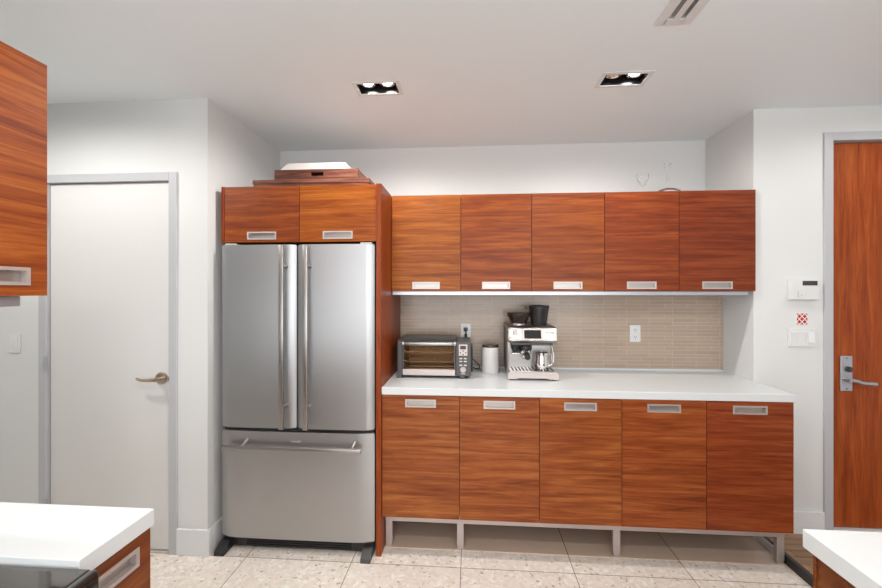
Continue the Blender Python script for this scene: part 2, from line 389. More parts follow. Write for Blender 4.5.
ul = ['light orange wood wall cabinet right beside the refrigerator panel, with small knots',
      'cherry wood wall cabinet second from the refrigerator, above the outlet with the black plug',
      'cherry wood wall cabinet in the middle of the upper row of five',
      'reddish wood wall cabinet second from the right end of the upper row',
      'dark reddish wood wall cabinet at the right end of the upper row']
for i in range(5):
    unit('base_cabinet', XP+i*W, i, W, BZ0, BZ1, YF+.015, YS, .874, bl[i], 'cabinet', 'base cabinets under the back worktop', bt[i])
    unit('wall_cabinet', XP+i*W, i, W, UZ0, UZ1, YU, YS, 1.549, ul[i], 'cabinet', 'wall cabinets above the worktop', ut[i])
# leg frame
fr = thing('leg_frame', (XP, 2.35, 0), 'pale metal leg frame carrying the row of base cabinets', 'cabinet base')
off = (XP, 2.35, 0)
MB(off).box(XP+.002, XS+.014, 2.345, 2.375, .150, .2195, bev=.002).box(XP+.002, XS-.01, 2.75, 2.78, .18, .2195).build('rail', M['alu'], fr)
for x in (XP+.022, XP+W, XP+3*W, XS-.008):
    MB(off).box(x-.018, x+.022, 2.347, 2.373, .016, .150, bev=.002).box(x-.014, x+.018, 2.349, 2.371, .0032, .016).build('leg', M['alu'], fr)
    MB(off).box(x-.018, x+.022, 2.752, 2.778, .0032, .18, bev=.002).build('leg', M['alu'], fr)
# worktop and rail below the wall cabinets
tag(MB((XP, YF, .923)).box(XP+.001, XS+.001, YF, YS-.001, .9235, .965, bev=.003).box(XP+.001, XS-.002, YS-.014, YS-.001, .964, .977).build('worktop', M['stone']), 'long white quartz worktop over the five base cabinets', 'worktop')
tag(MB((XP, YU, 1.49)).box(XP+.002, XS-.035, YU+.012, YU+.05, 1.487, 1.512, bev=.002).box(XP+.002, XS-.035, YU+.05, YS-.01, 1.503, 1.512).build('light_rail', M['silver']), 'pale grey metal light rail under the row of wall cabinets', 'light rail')
# tall refrigerator housing
fh = thing('refrigerator_housing', (-1.46, 2.26, 0), 'tall cherry wood housing with panel and two doors around the refrigerator', 'cabinet')
off = (-1.46, 2.26, 0)
p = MB(off).box(XP-.030, XP-.001, 2.248, YB-.001, 0, 2.128, bev=.001).build('side_panel', M['woodv'], fh); p.color = (.80, .72, .62, 1)
p = MB(off).box(-1.462, -1.444, 2.258, 2.90, 1.797, 2.128).build('side_panel', M['woodv'], fh); p.color = (.85, .75, .7, 1)
p = MB(off).box(-1.444, XP-.030, 2.279, 2.90, 1.80, 2.126).build('carcass', M['wood'], fh)
dw = (XP-.030-(-1.444))/2
for k in range(2):
    dd = cab_door(fh, dw, 1.80, 2.126, 0, 1.838, ((.80, .62, .4), (1.05, .95, .5))[k], x0=.016+k*dw)

# ------------------------------------------------------------------ refrigerator
FX0, FX1 = -1.452, -.543
FY = 2.232
rf = thing('refrigerator', ((FX0+FX1)/2, FY, 0), 'stainless steel french door refrigerator with bottom freezer drawer', 'refrigerator')
off = ((FX0+FX1)/2, FY, 0)
MB(off).box(FX0+.006, FX1-.006, FY+.075, FY+.76, .05, 1.775, bev=.004).build('body', M['darkmetal'], rf)
def curved(x0, x1, z0, z1, y, t, bulge, b=.014):
    # gently bowed front with rounded edges
    n = 18; pts = []
    for i in range(n+1):
        u = i/n; x = x0+(x1-x0)*u; e = min(u, 1-u)*(x1-x0)
        yy = y + bulge*(2*u-1)**2
        if e < b: yy += b - math.sqrt(max(0, b*b-(b-e)**2))
        pts.append((x, yy))
    for k in (1, 2, 3, 4, 5):
        pass
    pts += [(x1, y+t), (x0, y+t)]
    return pts
fm = -1.0
fmx = -.9985
def fdoor(x0, x1, z0, z1, name='door'):
    pts = curved(x0, x1, z0, z1, FY, .07, .004)
    o = MB(off); o.prism(pts, 'z', z0, z1)
    es = [e for e in o.bm.edges if abs(e.verts[0].co.z-e.verts[1].co.z) < 1e-6 and min(e.verts[0].co.y, e.verts[1].co.y) < FY+.05]
    bmesh.ops.bevel(o.bm, geom=es, offset=.005, segments=2, affect='EDGES')
    return o.build(name, M['steel'], rf, True)
XM = -.997
da = fdoor(FX0, XM-.004, .722, 1.782); db = fdoor(XM+.004, FX1, .722, 1.782)
dc = fdoor(FX0, FX1, .082, .702, 'freezer_drawer')
MB(off).box(FX0+.01, FX1-.01, FY+.03, FY+.075, .06, 1.77).build('gasket', M['black'], rf)
def vbar(x, d):
    o = MB(off)
    o.box(x-.014, x+.014, FY-.050, FY-.034, .730, 1.774, bev=.004)
    for z in (.855, 1.655): o.tube([(x, FY-.04, z), (x+.004, FY-.02, z), (x+.008, FY+.006, z)], [.008, .009, .014])
    o.build('handle', M['steelx'], d, True)
vbar(XM-.068, da); vbar(XM+.072, db)
o = MB(off); zb = .622
o.box(FX0+.035, FX1-.062, FY-.050, FY-.032, zb-.016, zb+.010, bev=.005)
for x in (FX0+.15, FX1-.12): o.tube([(x, FY-.04, zb), (x+.006, FY-.02, zb+.012), (x+.012, FY+.006, zb+.03)], [.008, .009, .013])
o.build('handle', M['steelx'], dc, True)
MB(off).box(XM-.028, XM+.028, FY-.001, FY+.002, .645, .653, bev=.001).build('badge', M['chrome'], dc)
g_ = MB(off).box(FX0+.03, FX1-.03, FY+.04, FY+.07, .012, .075)
for k in range(4): g_.box(FX0+.14, FX1-.14, FY+.034, FY+.042, .02+k*.013, .026+k*.013)
g_.build('kick_grille', M['black'], rf)
for x in (FX0+.018, FX1-.040):
    MB(off).prism([(FY-.048, 0), (FY+.075, 0), (FY+.075, .052), (FY+.02, .050), (FY-.044, .022)], 'x', x-.026, x+.03).build('foot', M['black'] if x < -1 else M['darkmetal'], rf)
for x in (FX0+.05, FX1-.05):
    MB(off).box(x-.035, x+.035, FY+.02, FY+.14, 1.776, 1.793, bev=.004).build('hinge_cover', M['grey'], rf)

# ------------------------------------------------------------------ things on top of the refrigerator housing
PT = 2.1285
b1 = thing('wooden_panel_box', (-.9, 2.35, PT), 'wide dark striped wood box, lowest of the stack above the refrigerator', 'wooden box', 'stack above the refrigerator')
off = (-.9, 2.35, PT)
MB(off).box(-1.312, -.600, 2.34, 2.72, PT, PT+.034, bev=.001).build('body', M['wooddark'], b1)
MB(off).box(-1.316, -.596, 2.337, 2.722, PT+.034, PT+.058, bev=.001).build('lid', M['wooddark'], b1)
z1 = PT+.059
b2 = thing('wooden_tray_box', (-.9, 2.4, z1), 'smaller dark wood tray box with a hand slot, middle of the stack above the refrigerator', 'wooden box', 'stack above the refrigerator')
off = (-.9, 2.4, z1)
MB(off).ring(-1.205, -.680, z1, z1+.073, 2.39, 2.405, -.975, -.895, z1+.032, z1+.055).box(-1.205, -1.193, 2.405, 2.70, z1, z1+.073).box(-.692, -.680, 2.405, 2.70, z1, z1+.073).box(-1.193, -.692, 2.69, 2.70, z1, z1+.073).box(-1.193, -.692, 2.405, 2.69, z1, z1+.006).build('tray_body', M['wooddark'], b2)
MB(off).box(-1.193, -.692, 2.406, 2.69, z1+.058, z1+.068).build('inner_lid', M['wooddark'], b2)
z2 = z1+.0735
o = MB((-.93, 2.55, z2))
v = []
for (x0, x1, y0, y1, z) in ((-1.185, -.745, 2.42, 2.68, z2), (-1.185, -.745, 2.42, 2.68, z2+.004), (-1.145, -.775, 2.44, 2.66, z2+.055)):
    v.append([o.bm.verts.new(p) for p in ((x0, y0, z), (x1, y0, z), (x1, y1, z), (x0, y1, z))])
for a, b in zip(v, v[1:]):
    for i in range(4): o.bm.faces.new((a[i], a[(i+1) % 4], b[(i+1) % 4], b[i]))
o.bm.faces.new(v[0]); o.bm.faces.new(v[-1])
tag(o.build('serving_tray', M['whitetray']), 'pale upturned tray with sloping sides, on top of the stack above the refrigerator', 'tray')
# clear glass pieces on the wall cabinets
o = MB((1.262, 2.66, UZ1)); o.lathe([(.0, 0), (.085, 0), (.085, .004), (.075, .018), (.05, .034), (.014, .044), (.006, .06), (.006, .11), (.012, .118), (.006, .126), (.006, .16), (.018, .175), (.020, .20), (.017, .20), (.0, .18)], (1.262, 2.66, UZ1+.0005))
tag(o.build('glass_stand', M['glass'], smooth=True), 'clear glass stand with wide domed foot and thin stem on the wall cabinets', 'glassware')
o = MB((1.15, 2.76, UZ1)); o.lathe([(.0, 0), (.033, 0), (.033, .003), (.004, .010), (.004, .085), (.02, .10), (.034, .13), (.036, .165), (.034, .165), (.032, .13), (.0, .095)], (1.15, 2.76, UZ1+.0005))
tag(o.build('wine_glass', M['glass'], smooth=True), 'clear stemmed glass left of the domed glass stand on the wall cabinets', 'glassware')

# ------------------------------------------------------------------ toaster oven
CT = .9655
TX0, TX1, TY, TZ0, TZ1 = -.463, .006, 2.50, CT+.012, 1.208
to = thing('toaster_oven', ((TX0+TX1)/2, TY+.14, CT), 'dark grey toaster oven with glass front and button panel, beside the refrigerator panel', 'toaster oven')
off = ((TX0+TX1)/2, TY+.14, CT)
DXa, DXb = TX0+.038, TX1-.098      # door span
o = MB(off); d = .28
o.box(TX0+.004, DXa-.002, TY+.004, TY+d, TZ0, TZ1-.006, bev=.004)
o.box(DXb+.002, TX1-.002, TY+.012, TY+d, TZ0, TZ1-.014, bev=.004)
o.box(DXa-.002, DXb+.002, TY+.02, TY+d, TZ1-.02, TZ1-.002)
o.box(DXa-.002, DXb+.002, TY+.02, TY+d, TZ0, TZ0+.012)
o.build('casing', M['darkmetal'], to)
MB(off).box(TX0+.012, DXb+.004, TY+.008, TY+d-.02, TZ1-.006, TZ1+.005, bev=.004).build('top_cover', M['black'], to)
for x in (TX0+.004, DXb+.03): MB(off).box(x-.002, x+.030, TY-.002, TY+.02, CT, TZ0+.02, bev=.002).build('foot', M['darkmetal'], to)
for x in (TX0+.01, TX1-.04): MB(off).box(x, x+.03, TY+.23, TY+.26, CT, TZ0+.01).build('foot', M['darkmetal'], to)
o = MB(off)
o.box(DXa, DXb, TY+.262, TY+.268, TZ0+.012, TZ1-.02).box(DXa-.001, DXa+.003, TY+.022, TY+.262, TZ0+.012, TZ1-.02).box(DXb-.003, DXb+.001, TY+.022, TY+.262, TZ0+.012, TZ1-.02)
o.box(DXa, DXb, TY+.022, TY+.262, TZ0+.012, TZ0+.016).box(DXa, DXb, TY+.022, TY+.262, TZ1-.024, TZ1-.02)
o.build('oven_cavity', M['ovenin'], to)
for z in (TZ0+.088, TZ0+.150):
    o = MB(off)
    o.tube([(DXa+.008, TY+.022, z+.010), (DXa+.022, TY+.022, z), (DXb-.022, TY+.022, z), (DXb-.008, TY+.022, z+.010)], .003, 6)
    for k in range(14):
        x = DXa+.03+(DXb-DXa-.06)*k/13; o.tube([(x, TY+.035, z), (x, TY+.25, z)], .0011, 5)
    o.tube([(DXa+.01, TY+.25, z), (DXb-.01, TY+.25, z)], .002, 6)
    o.build('rack', M['alu'], to)
o = MB(off)
for z in (TZ0+.03, TZ0+.045): o.tube([(DXa+.005, TY+.10, z), (DXb-.005, TY+.10, z)], .004, 8)
o.build('heating_element', M['nickel'], to, True)
dr = MB(off).box(DXa, DXb, TY+.003, TY+.010, TZ0+.044, TZ1-.034).build('oven_door', M['smoke'], to)
MB(off).box(DXa, DXb, TY, TY+.016, TZ0+.006, TZ0+.044, bev=.002).build('door_frame', M['alu'], dr)
for xa in (DXa, DXb-.008): MB(off).box(xa, xa+.008, TY+.001, TY+.014, TZ0+.044, TZ1-.034).build('door_stile', M['darkmetal'], dr)
MB(off).box(DXa+.014, DXb-.014, TY-.022, TY-.006, TZ1-.036, TZ1-.014, bev=.006).box(DXa-.004, DXa+.014, TY-.020, TY+.006, TZ1-.036, TZ1-.012, bev=.003).box(DXb-.014, DXb+.006, TY-.020, TY+.006, TZ1-.036, TZ1-.012, bev=.003).build('door_handle', M['steelx'], dr, True)
cp = MB(off).box(DXb+.004, TX1, TY, TY+.016, TZ0+.004, TZ1-.012, bev=.003).build('control_panel', M['darkmetal'], to)
cxm = (DXb+.004+TX1)/2-.002; pz = TZ1-.05
MB(off).box(cxm-.027, cxm+.027, TY-.003, TY+.001, pz-.048, pz+.022, bev=.001).build('display_bezel', M['alu'], cp)
MB(off).box(cxm-.018, cxm+.018, TY-.0045, TY-.002, pz-.008, pz+.014).build('display', M['screen'], cp)
o = MB(off)
for x, z in ((0, -.018), (0, -.040), (-.017, -.029), (.017, -.029)): o.cyl((cxm+x, TY-.005, pz+z), .0045, .003, 'y', 12)
o.build('arrow_buttons', M['black'], cp)
for x in (-.014, .014):
    for z in (-.066, -.084, -.108): MB(off).box(cxm+x-.009, cxm+x+.009, TY-.003, TY+.001, pz+z-.0035, pz+z+.0035, bev=.001).build('button', M['btn'], cp)
MB(off).lathe([(.0, -.010), (.013, -.010), (.015, -.002), (.018, -.002), (.018, .001)], (cxm, TY, pz-.136), 'y').box(cxm-.002, cxm+.002, TY-.012, TY-.009, pz-.146, pz-.126).build('dial', M['alu'], cp, True)
MB(off).box(cxm-.014, cxm+.014, TY-.002, TY+.001, pz-.163, pz-.159).build('name_plate', M['btn'], cp)
MB(off).lathe([(.0, 0), (.013, 0), (.012, .010), (.0, .010)], (TX1-.003, TY+.07, TZ0+.105), 'x').build('side_knob', M['btn'], to, True)
MB(off).box(TX1-.003, TX1+.012, TY+.05, TY+.24, TZ0+.02, TZ1-.05, bev=.006).build('side_vent', M['black'], to)
# cord from the oven to the outlet
ox, oz = -.03, 1.223
o = MB((ox, 2.84, CT))
o.box(ox-.014, ox+.014, YS-.032, YS-.010, oz+.006, oz+.030, bev=.004).box(ox-.010, ox+.010, YS-.030, YS-.010, oz-.040, oz-.014, bev=.004)
o.tube([(ox, YS-.030, oz+.01), (ox+.002, YS-.032, oz-.02), (ox+.01, YS-.028, 1.12), (ox+.05, YS-.025, 1.03), (ox+.09, YS-.03, CT+.03), (ox+.10, YS-.05, CT+.006), (ox+.07, YS-.07, CT+.006), (ox+.02, YS-.075, CT+.03)], .0035, 8)
tag(o.build('power_cord', M['black'], smooth=True), 'black power plug and cord running from the left outlet behind the toaster oven', 'cord')
# ------------------------------------------------------------------ canister
cx, cy, cr = .137, 2.715, .0565
o = thing('canister', (cx, cy, CT), 'white round canister with dark lid, between toaster oven and espresso machine', 'canister')
MB((cx, cy, CT)).lathe([(0, 0), (cr-.002, 0), (cr, .003), (cr, .170), (cr-.002, .172), (0, .172)], (cx, cy, CT), n=40).build('jar', M['ceramic'], o, True)
MB((cx, cy, CT)).lathe([(0, .1722), (cr-.001, .1722), (cr, .176), (cr-.002, .186), (cr-.012, .189), (0, .189)], (cx, cy, CT), n=40).build('lid', M['lid'], o, True)
# ------------------------------------------------------------------ espresso machine
EX0, EX1, EY = .237, .533, 2.50
ez = 1.292
em = thing('espresso_machine', ((EX0+EX1)/2, EY+.15, CT), 'stainless steel espresso machine with dark touch screen on the worktop', 'espresso machine')
off = ((EX0+EX1)/2, EY+.15, CT)
MB(off).box(EX0+.004, EX1-.004, EY+.13, EY+.33, CT+.008, ez-.004, bev=.008).build('body', M['steelx'], em, True)
MB(off).box(EX0-.001, EX0+.004, EY+.135, EY+.325, CT+.03, ez-.02).build('side_panel', M['darkmetal'], em)
# head with forward sloping control face
hd = MB(off); hd.prism([(EY+.35, ez-.10), (EY+.35, ez), (EY+.045, ez), (EY+.02, ez-.010), (EY-.004, ez-.082), (EY+.012, ez-.10)], 'x', EX0, EX1)
bmesh.ops.bevel(hd.bm, geom=list(hd.bm.edges), offset=.004, segments=2, affect='EDGES')
hd = hd.build('head', M['steelx'], em, True)
def face(x, u, d):       # a point on the control face, u from 0 (top) to 1 (bottom), d in front of it
    a = Vector((EY+.02, ez-.010)); b = Vector((EY-.004, ez-.082)); p = a+(b-a)*u; n = Vector((-.9487, .316)); return (x, p.x+n.x*d, p.y+n.y*d)
def facebox(x0, x1, u0, u1, d0, d1, name, m, parent):
    o = MB(off); v = [o.bm.verts.new(face(x, u, dd)) for dd in (d0, d1) for x, u in ((x0, u0), (x1, u0), (x1, u1), (x0, u1))]
    for f in ((0, 1, 2, 3), (7, 6, 5, 4), (0, 4, 5, 1), (1, 5, 6, 2), (2, 6, 7, 3), (3, 7, 4, 0)): o.bm.faces.new([v[i] for i in f])
    return o.build(name, m, parent)
mx = (EX0+EX1)/2
facebox(mx-.062, mx+.072, .10, .97, .000, .004, 'screen_bezel', M['alu'], hd)
facebox(mx-.050, mx+.052, .17, .86, .003, .007, 'touch_screen', M['lcd'], hd)
o = MB(off); q = face(EX0+.045, .35, 0); o.lathe([(0, -.006), (.012, -.006), (.014, 0), (.014, .008)], q, 'y'); o.build('power_button', M['alu'], hd, True)
fc = bpy.data.curves.new('logo', 'FONT'); fc.body = 'Breville'; fc.size = .017; fc.extrude = .0006; fc.align_x = 'CENTER'
fo = bpy.data.objects.new('logo_tmp', fc); C.objects.link(fo); bpy.context.view_layer.update()
me = bpy.data.meshes.new_from_object(fo.evaluated_get(bpy.context.evaluated_depsgraph_get())); bpy.data.objects.remove(fo); me.materials.clear(); me.materials.append(M['darkmetal'])
lo = bpy.data.objects.new('logo', me); C.objects.link(lo); lo.parent = hd
q = Vector(face(EX1-.042, .42, .0015)) - Vector(off); lo.location = q; lo.rotation_euler = (math.radians(71.6), 0, 0)
# under-head: dark trim, group head, portafilter, grinder cradle
gx = mx-.035
MB(off).box(EX0+.02, EX1-.02, EY+.03, EY+.13, ez-.118, ez-.099, bev=.004).build('head_underside', M['darkmetal'], em)
MB(off).box(EX0+.02, EX1-.02, EY+.122, EY+.131, CT+.05, ez-.115).build('splash_plate', M['steelx'], em)
MB(off).lathe([(0, 0), (.036, 0), (.041, .006), (.041, .026), (.032, .034), (0, .034)], (gx, EY+.07, ez-.150)).build('group_head', M['black'], em, True)
pfo = MB(off); pfo.lathe([(0, 0), (.008, 0), (.022, .006), (.034, .016), (.038, .026), (.038, .036), (0, .036)], (gx, EY+.07, ez-.188)); pfo.cyl((gx-.010, EY+.06, ez-.212), .007, .028); pfo.cyl((gx+.010, EY+.06, ez-.212), .007, .028); pfo.box(gx-.018, gx+.018, EY+.052, EY+.068, ez-.196, ez-.186, bev=.003)
pfo = pfo.build('portafilter', M['chrome'], em, True)
MB(off).tube([(gx, EY+.038, ez-.168), (gx-.001, EY+.015, ez-.169), (gx-.002, EY-.03, ez-.174), (gx-.003, EY-.06, ez-.180), (gx-.003, EY-.066, ez-.181)], [.011, .017, .019, .016, .010], 16).build('handle', M['black'], pfo, True)
MB(off).lathe([(0, 0), (.016, 0), (.026, .02), (.030, .05), (0, .05)], (EX0+.052, EY+.08, ez-.168)).build('grinder_outlet', M['black'], em, True)
MB(off).box(EX0+.024, EX0+.080, EY+.05, EY+.12, ez-.178, ez-.168, bev=.003).build('grinder_cradle', M['chrome'], em)
MB(off).tube([(EX1-.03, EY+.05, ez-.10), (EX1-.022, EY+.035, ez-.13), (EX1-.018, EY+.02, ez-.18), (EX1-.02, EY+.01, ez-.22)], [.007, .0055, .005, .0045], 10).build('steam_wand', M['chrome'], em, True)
# base and drip tray
bs = MB(off); bs.box(EX0+.002, EX1-.002, EY+.02, EY+.32, CT+.010, CT+.052, bev=.006)
bs.prism([(EX0-.004, CT+.008), (EX0+.05, CT+.008), (EX0+.062, CT+.014), (EX1-.062, CT+.014), (EX1-.05, CT+.008), (EX1+.006, CT+.008), (EX1+.006, CT+.040), (EX1-.002, CT+.050), (EX0+.004, CT+.050), (EX0-.004, CT+.040)], 'y', EY-.022, EY+.022)
bs.build('base', M['alu'], em)
MB(off).box(EX0+.01, EX1-.01, EY-.012, EY+.125, CT+.051, CT+.056).build('drip_tray', M['chrome'], em)
o = MB(off)
for k in range(12): o.box(EX0+.025+k*.022, EX0+.035+k*.022, EY+.0, EY+.11, CT+.056, CT+.0575)
o.build('drip_grille', M['darkmetal'], em)
for x in (EX0+.02, EX1-.02):
    for y in (EY+.0, EY+.29): MB(off).cyl((x, y, CT), .012, .009, n=14).build('foot', M['black'], em)
# bean hopper
o = MB(off); o.lathe([(0, 0), (.046, 0), (.05, .008), (.066, .045), (.075, .062), (.075, .066), (0, .066)], (EX0+.082, EY+.17, ez+.0005), n=32); hp = o.build('bean_hopper', M['hopper'], em, True)
MB(off).lathe([(.058, .066), (.076, .066), (.077, .072), (.070, .079), (.02, .082), (.0, .082)], (EX0+.082, EY+.17, ez), n=32).build('lid', M['black'], hp, True)
MB(off).lathe([(.05, .0), (.054, .0), (.056, .010), (.05, .010)], (EX0+.082, EY+.17, ez), n=32).build('collar', M['chrome'], hp, True)
# milk jug standing on the drip tray
jx, jy, jz = EX1-.085, EY+.055, CT+.058
j = thing('milk_jug', (jx, jy, jz), 'shiny steel milk jug standing on the drip tray of the espresso machine', 'jug')
MB((jx, jy, jz)).lathe([(0, 0), (.044, 0), (.047, .004), (.047, .04), (.042, .085), (.043, .105), (.041, .105), (.040, .085), (.044, .04), (.043, .008), (0, .006)], (jx, jy, jz), n=32).build('jug_body', M['chrome'], j, True)
MB((jx, jy, jz)).tube([(jx+.042, jy, jz+.095), (jx+.062, jy-.004, jz+.09), (jx+.064, jy-.004, jz+.03), (jx+.047, jy, jz+.022)], .004, 8).build('handle', M['chrome'], j, True)
# black container on top
bx, by = EX0+.215, EY+.17
o = thing('black_container', (bx, by, ez), 'black tapered container with lid standing on top of the espresso machine', 'container')
MB((bx, by, ez)).lathe([(0, 0), (.048, 0), (.05, .004), (.063, .10), (.064, .108), (0, .108)], (bx, by, ez+.0005), n=36).build('cup', M['black'], o, True)
MB((bx, by, ez)).lathe([(0, .1085), (.066, .1085), (.067, .122), (.062, .126), (.0, .130)], (bx, by, ez+.0005), n=36).box(bx-.092, bx-.055, by-.018, by+.018, ez+.104, ez+.118, bev=.004).build('lid', M['black'], o, True)

# ------------------------------------------------------------------ outlets, switches, keypad
def outlet(x, z, label):
    t = thing('wall_outlet', (x, YS, z), label, 'outlet', 'outlets in the tiled wall'); off = (x, YS, z)
    MB(off).box(x-.036, x+.036, YS-.006, YS-.0005, z-.058, z+.058, bev=.002).build('cover_plate', M['white'], t)
    for dz in (-.024, .024):
        s = MB(off).lathe([(0, -.0085), (.0165, -.0085), (.0175, -.006)], (x, YS, z+dz), 'y').build('socket', M['white'], t, True)
        MB(off).box(x-.008, x-.005, YS-.0092, YS-.008, z+dz-.002, z+dz+.008).box(x+.005, x+.008, YS-.0092, YS-.008, z+dz-.002, z+dz+.008).cyl((x, YS-.0092, z+dz-.009), .003, .001, 'y', 10).build('slots', M['dark'], s)
outlet(ox, oz, 'white wall outlet with a black plug in it, above the toaster oven')
outlet(1.143, 1.218, 'white wall outlet with nothing plugged in, right half of the tiled wall')
def wx(pxl, Y):
    u = (pxl-441)/400; return Y*(u*math.cos(TH)-math.sin(TH))/(math.cos(TH)+u*math.sin(TH))
def wz(pxl, pyl, Y):
    X = wx(pxl, Y); return EYE-(pyl-290)/400*(Y*math.cos(TH)-X*math.sin(TH))
x0, x1, z0, z1 = wx(787.3, YR), wx(814.5, YR), wz(804, 300, YR), wz(804, 279.5, YR)
kp = thing('alarm_keypad', (x0, YR, z0), 'white alarm keypad with a small dark display on the wall beside the red door', 'keypad'); off = (x0, YR, z0)
MB(off).box(x0, x1, YR-.03, YR-.0005, z0+.012, z1, bev=.004).build('housing', M['white'], kp)
MB(off).prism([(YR-.031, z0+.004), (YR-.004, z0), (YR-.004, z0+.012), (YR-.033, z0+.075), (YR-.036, z0+.075)], 'x', x0-.001, x1+.001).build('flip_cover', M['white'], kp)
MB(off).box(wx(798.5, YR), wx(813, YR), YR-.032, YR-.0295, wz(804, 285.5, YR), wz(804, 281, YR)).build('display', M['screen'], kp)
o = MB(off)
for dx, dz in ((.035, .05), (.035, .037), (.035, .024), (.055, .030)): o.cyl((x0+dx, YR-.038, z0+dz), .0025, .004, 'y', 8)
o.build('indicator_light', M['grey'], kp)
# red patterned sticker
x0, x1, z0, z1 = wx(796.5, YR), wx(807, YR), wz(802, 324.5, YR), wz(802, 313.5, YR)
st = thing('patterned_sticker', (x0, YR, z0), 'small square sticker with a red and white lattice pattern above the light switches', 'sticker'); off = (x0, YR, z0)
MB(off).box(x0-.002, x1+.002, YR-.002, YR-.0004, z0-.002, z1+.002).build('backing', M['paper'], st)
o = MB(off); n = 2; sx = (x1-x0)/n; sz = (z1-z0)/n
for i in range(n+1):
    for k in range(n+1):
        cx_, cz_ = x0+i*sx, z0+k*sz; r = .0120
        pts = [(min(max(cx_+a, x0), x1), min(max(cz_+b, z0), z1)) for a, b in ((-r, 0), (0, -r), (r, 0), (0, r))]
        pp = []
        for p_ in pts:
            if p_ not in pp: pp.append(p_)
        if len(pp) >= 3: o.prism(pp, 'y', YR-.0026, YR-.0018)
for i in range(n):
    for k in range(n):
        cx_, cz_ = x0+(i+.5)*sx, z0+(k+.5)*sz; r = .0120
        o.prism([(cx_-r, cz_), (cx_, cz_-r), (cx_+r, cz_), (cx_, cz_+r)], 'y', YR-.0026, YR-.0018)
o.build('lattice_print', M['red'], st)
x0, x1, z0, z1 = wx(787.5, YR), wx(815, YR), wz(801, 346.5, YR), wz(801, 328, YR)
sw = thing('light_switch', (x0, YR, z0), 'wide white triple light switch plate beside the red door', 'light switch'); off = (x0, YR, z0)
MB(off).box(x0, x1, YR-.007, YR-.0005, z0, z1, bev=.002).build('cover_plate', M['white'], sw)
for k in range(3):
    c_ = x0+(x1-x0)*(k+.5)/3; zc = (z0+z1)/2; f = .006 if k == 2 else .0
    MB(off).prism([(YR-.007, zc-.033), (YR-.007, zc+.033), (YR-.013+f, zc+.033), (YR-.008-f, zc-.033)], 'x', c_-.0165, c_+.0165).build('rocker', M['trim'], sw)
sxx, szz = wx(15.5, YD), 1.205
sw = thing('light_switch', (sxx, YD, szz), 'narrow white light switch on the wall left of the white door', 'light switch'); off = (sxx, YD, szz)
MB(off).box(sxx-.036, sxx+.036, YD-.007, YD-.0005, szz-.058, szz+.058, bev=.002).build('cover_plate', M['white'], sw)
MB(off).prism([(YD-.007, szz-.033), (YD-.007, szz+.033), (YD-.012, szz+.033), (YD-.008, szz-.033)], 'x', sxx-.0165, sxx+.0165).build('rocker', M['trim'], sw)

# ------------------------------------------------------------------ ceiling fixtures
dl = ['twin square recessed ceiling downlight above the refrigerator side of the worktop, both bulbs lit',
      'twin square recessed ceiling downlight above the right half of the worktop, left bulb dim']
for i, (x, y) in enumerate(LIGHTS[:2]):
    off = (x, y, CEIL)
    t = thing('ceiling_downlight', off, dl[i], 'ceiling light', 'recessed ceiling downlights')
    a, b = HX+.020, HY+.020
    fr_ = MB(off)
    for q in ((x-a, x-HX, y-b, y+b), (x+HX, x+a, y-b, y+b), (x-HX, x+HX, y-b, y-HY), (x-HX, x+HX, y+HY, y+b)): fr_.box(q[0], q[1], q[2], q[3], CEIL-.004, CEIL-.0002)
    fr_.build('trim_frame', M['white'], t)
    hb = MB(off); e = .001; zt = CEIL+.060
    hb.box(x-HX+e, x-HX+.003, y-HY+e, y+HY-e, CEIL-.002, zt).box(x+HX-.003, x+HX-e, y-HY+e, y+HY-e, CEIL-.002, zt).box(x-HX+e, x+HX-e, y-HY+e, y-HY+.003, CEIL-.002, zt).box(x-HX+e, x+HX-e, y+HY-.003, y+HY-e, CEIL-.002, zt).box(x-HX+e, x+HX-e, y-HY+e, y+HY-e, zt-.002, zt)
    hb.build('housing', M['reflector'], t)
    for s in (-1, 1):
        br_ = MB(off).lathe([(.030, 0), (.040, -.008), (.042, 0), (.040, .01), (0, .012)], (x+s*.053, y-.01, CEIL+.028)).build('bulb_ring', M['chrome'], t, True)
        MB(off).lathe([(0, -.010), (.022, -.008), (.029, .0), (.029, .004), (0, .004)], (x+s*.053, y-.01, CEIL+.026)).build('bulb', M['bulboff' if i == 1 and s < 0 else 'bulb'], t, True)
off = (VX0, VY0, CEIL)
vt = thing('ceiling_vent', off, 'white slotted air vent in the ceiling, cut off by the top of the picture', 'air vent')
v_ = MB(off); a = .036
for q in ((VX0-a, VX0+.004, VY0-a, VY1+a), (VX1-.004, VX1+a, VY0-a, VY1+a), (VX0, VX1, VY0-a, VY0), (VX0, VX1, VY1, VY1+a), ((VX0+VX1)/2-.013, (VX0+VX1)/2+.013, VY0, VY1)): v_.box(q[0], q[1], q[2], q[3], CEIL-.004, CEIL-.0002)
v_.build('frame', M['white'], vt)
v_ = MB(off); e = .002
v_.box(VX0+e, VX1-e, VY0+e, VY1-e, CEIL+.06, CEIL+.062)
for x in (VX0+e, VX1-e-.002, (VX0+VX1)/2): v_.box(x, x+.002, VY0+e, VY1-e, CEIL, CEIL+.06)
for y in (VY0+e, VY1-e-.002): v_.box(VX0+e, VX1-e, y, y+.002, CEIL, CEIL+.06)
v_.build('duct', M['grey'], vt)
v_ = MB(off)
for cxx in ((VX0*3+VX1)/4, (VX0+VX1*3)/4): v_.prism([(cxx-.010, CEIL+.03), (cxx-.008, CEIL+.03), (cxx+.006, CEIL+.004), (cxx+.004, CEIL+.004)], 'y', VY0+.004, VY1-.004)
v_.build('louvre', M['grey'], vt)

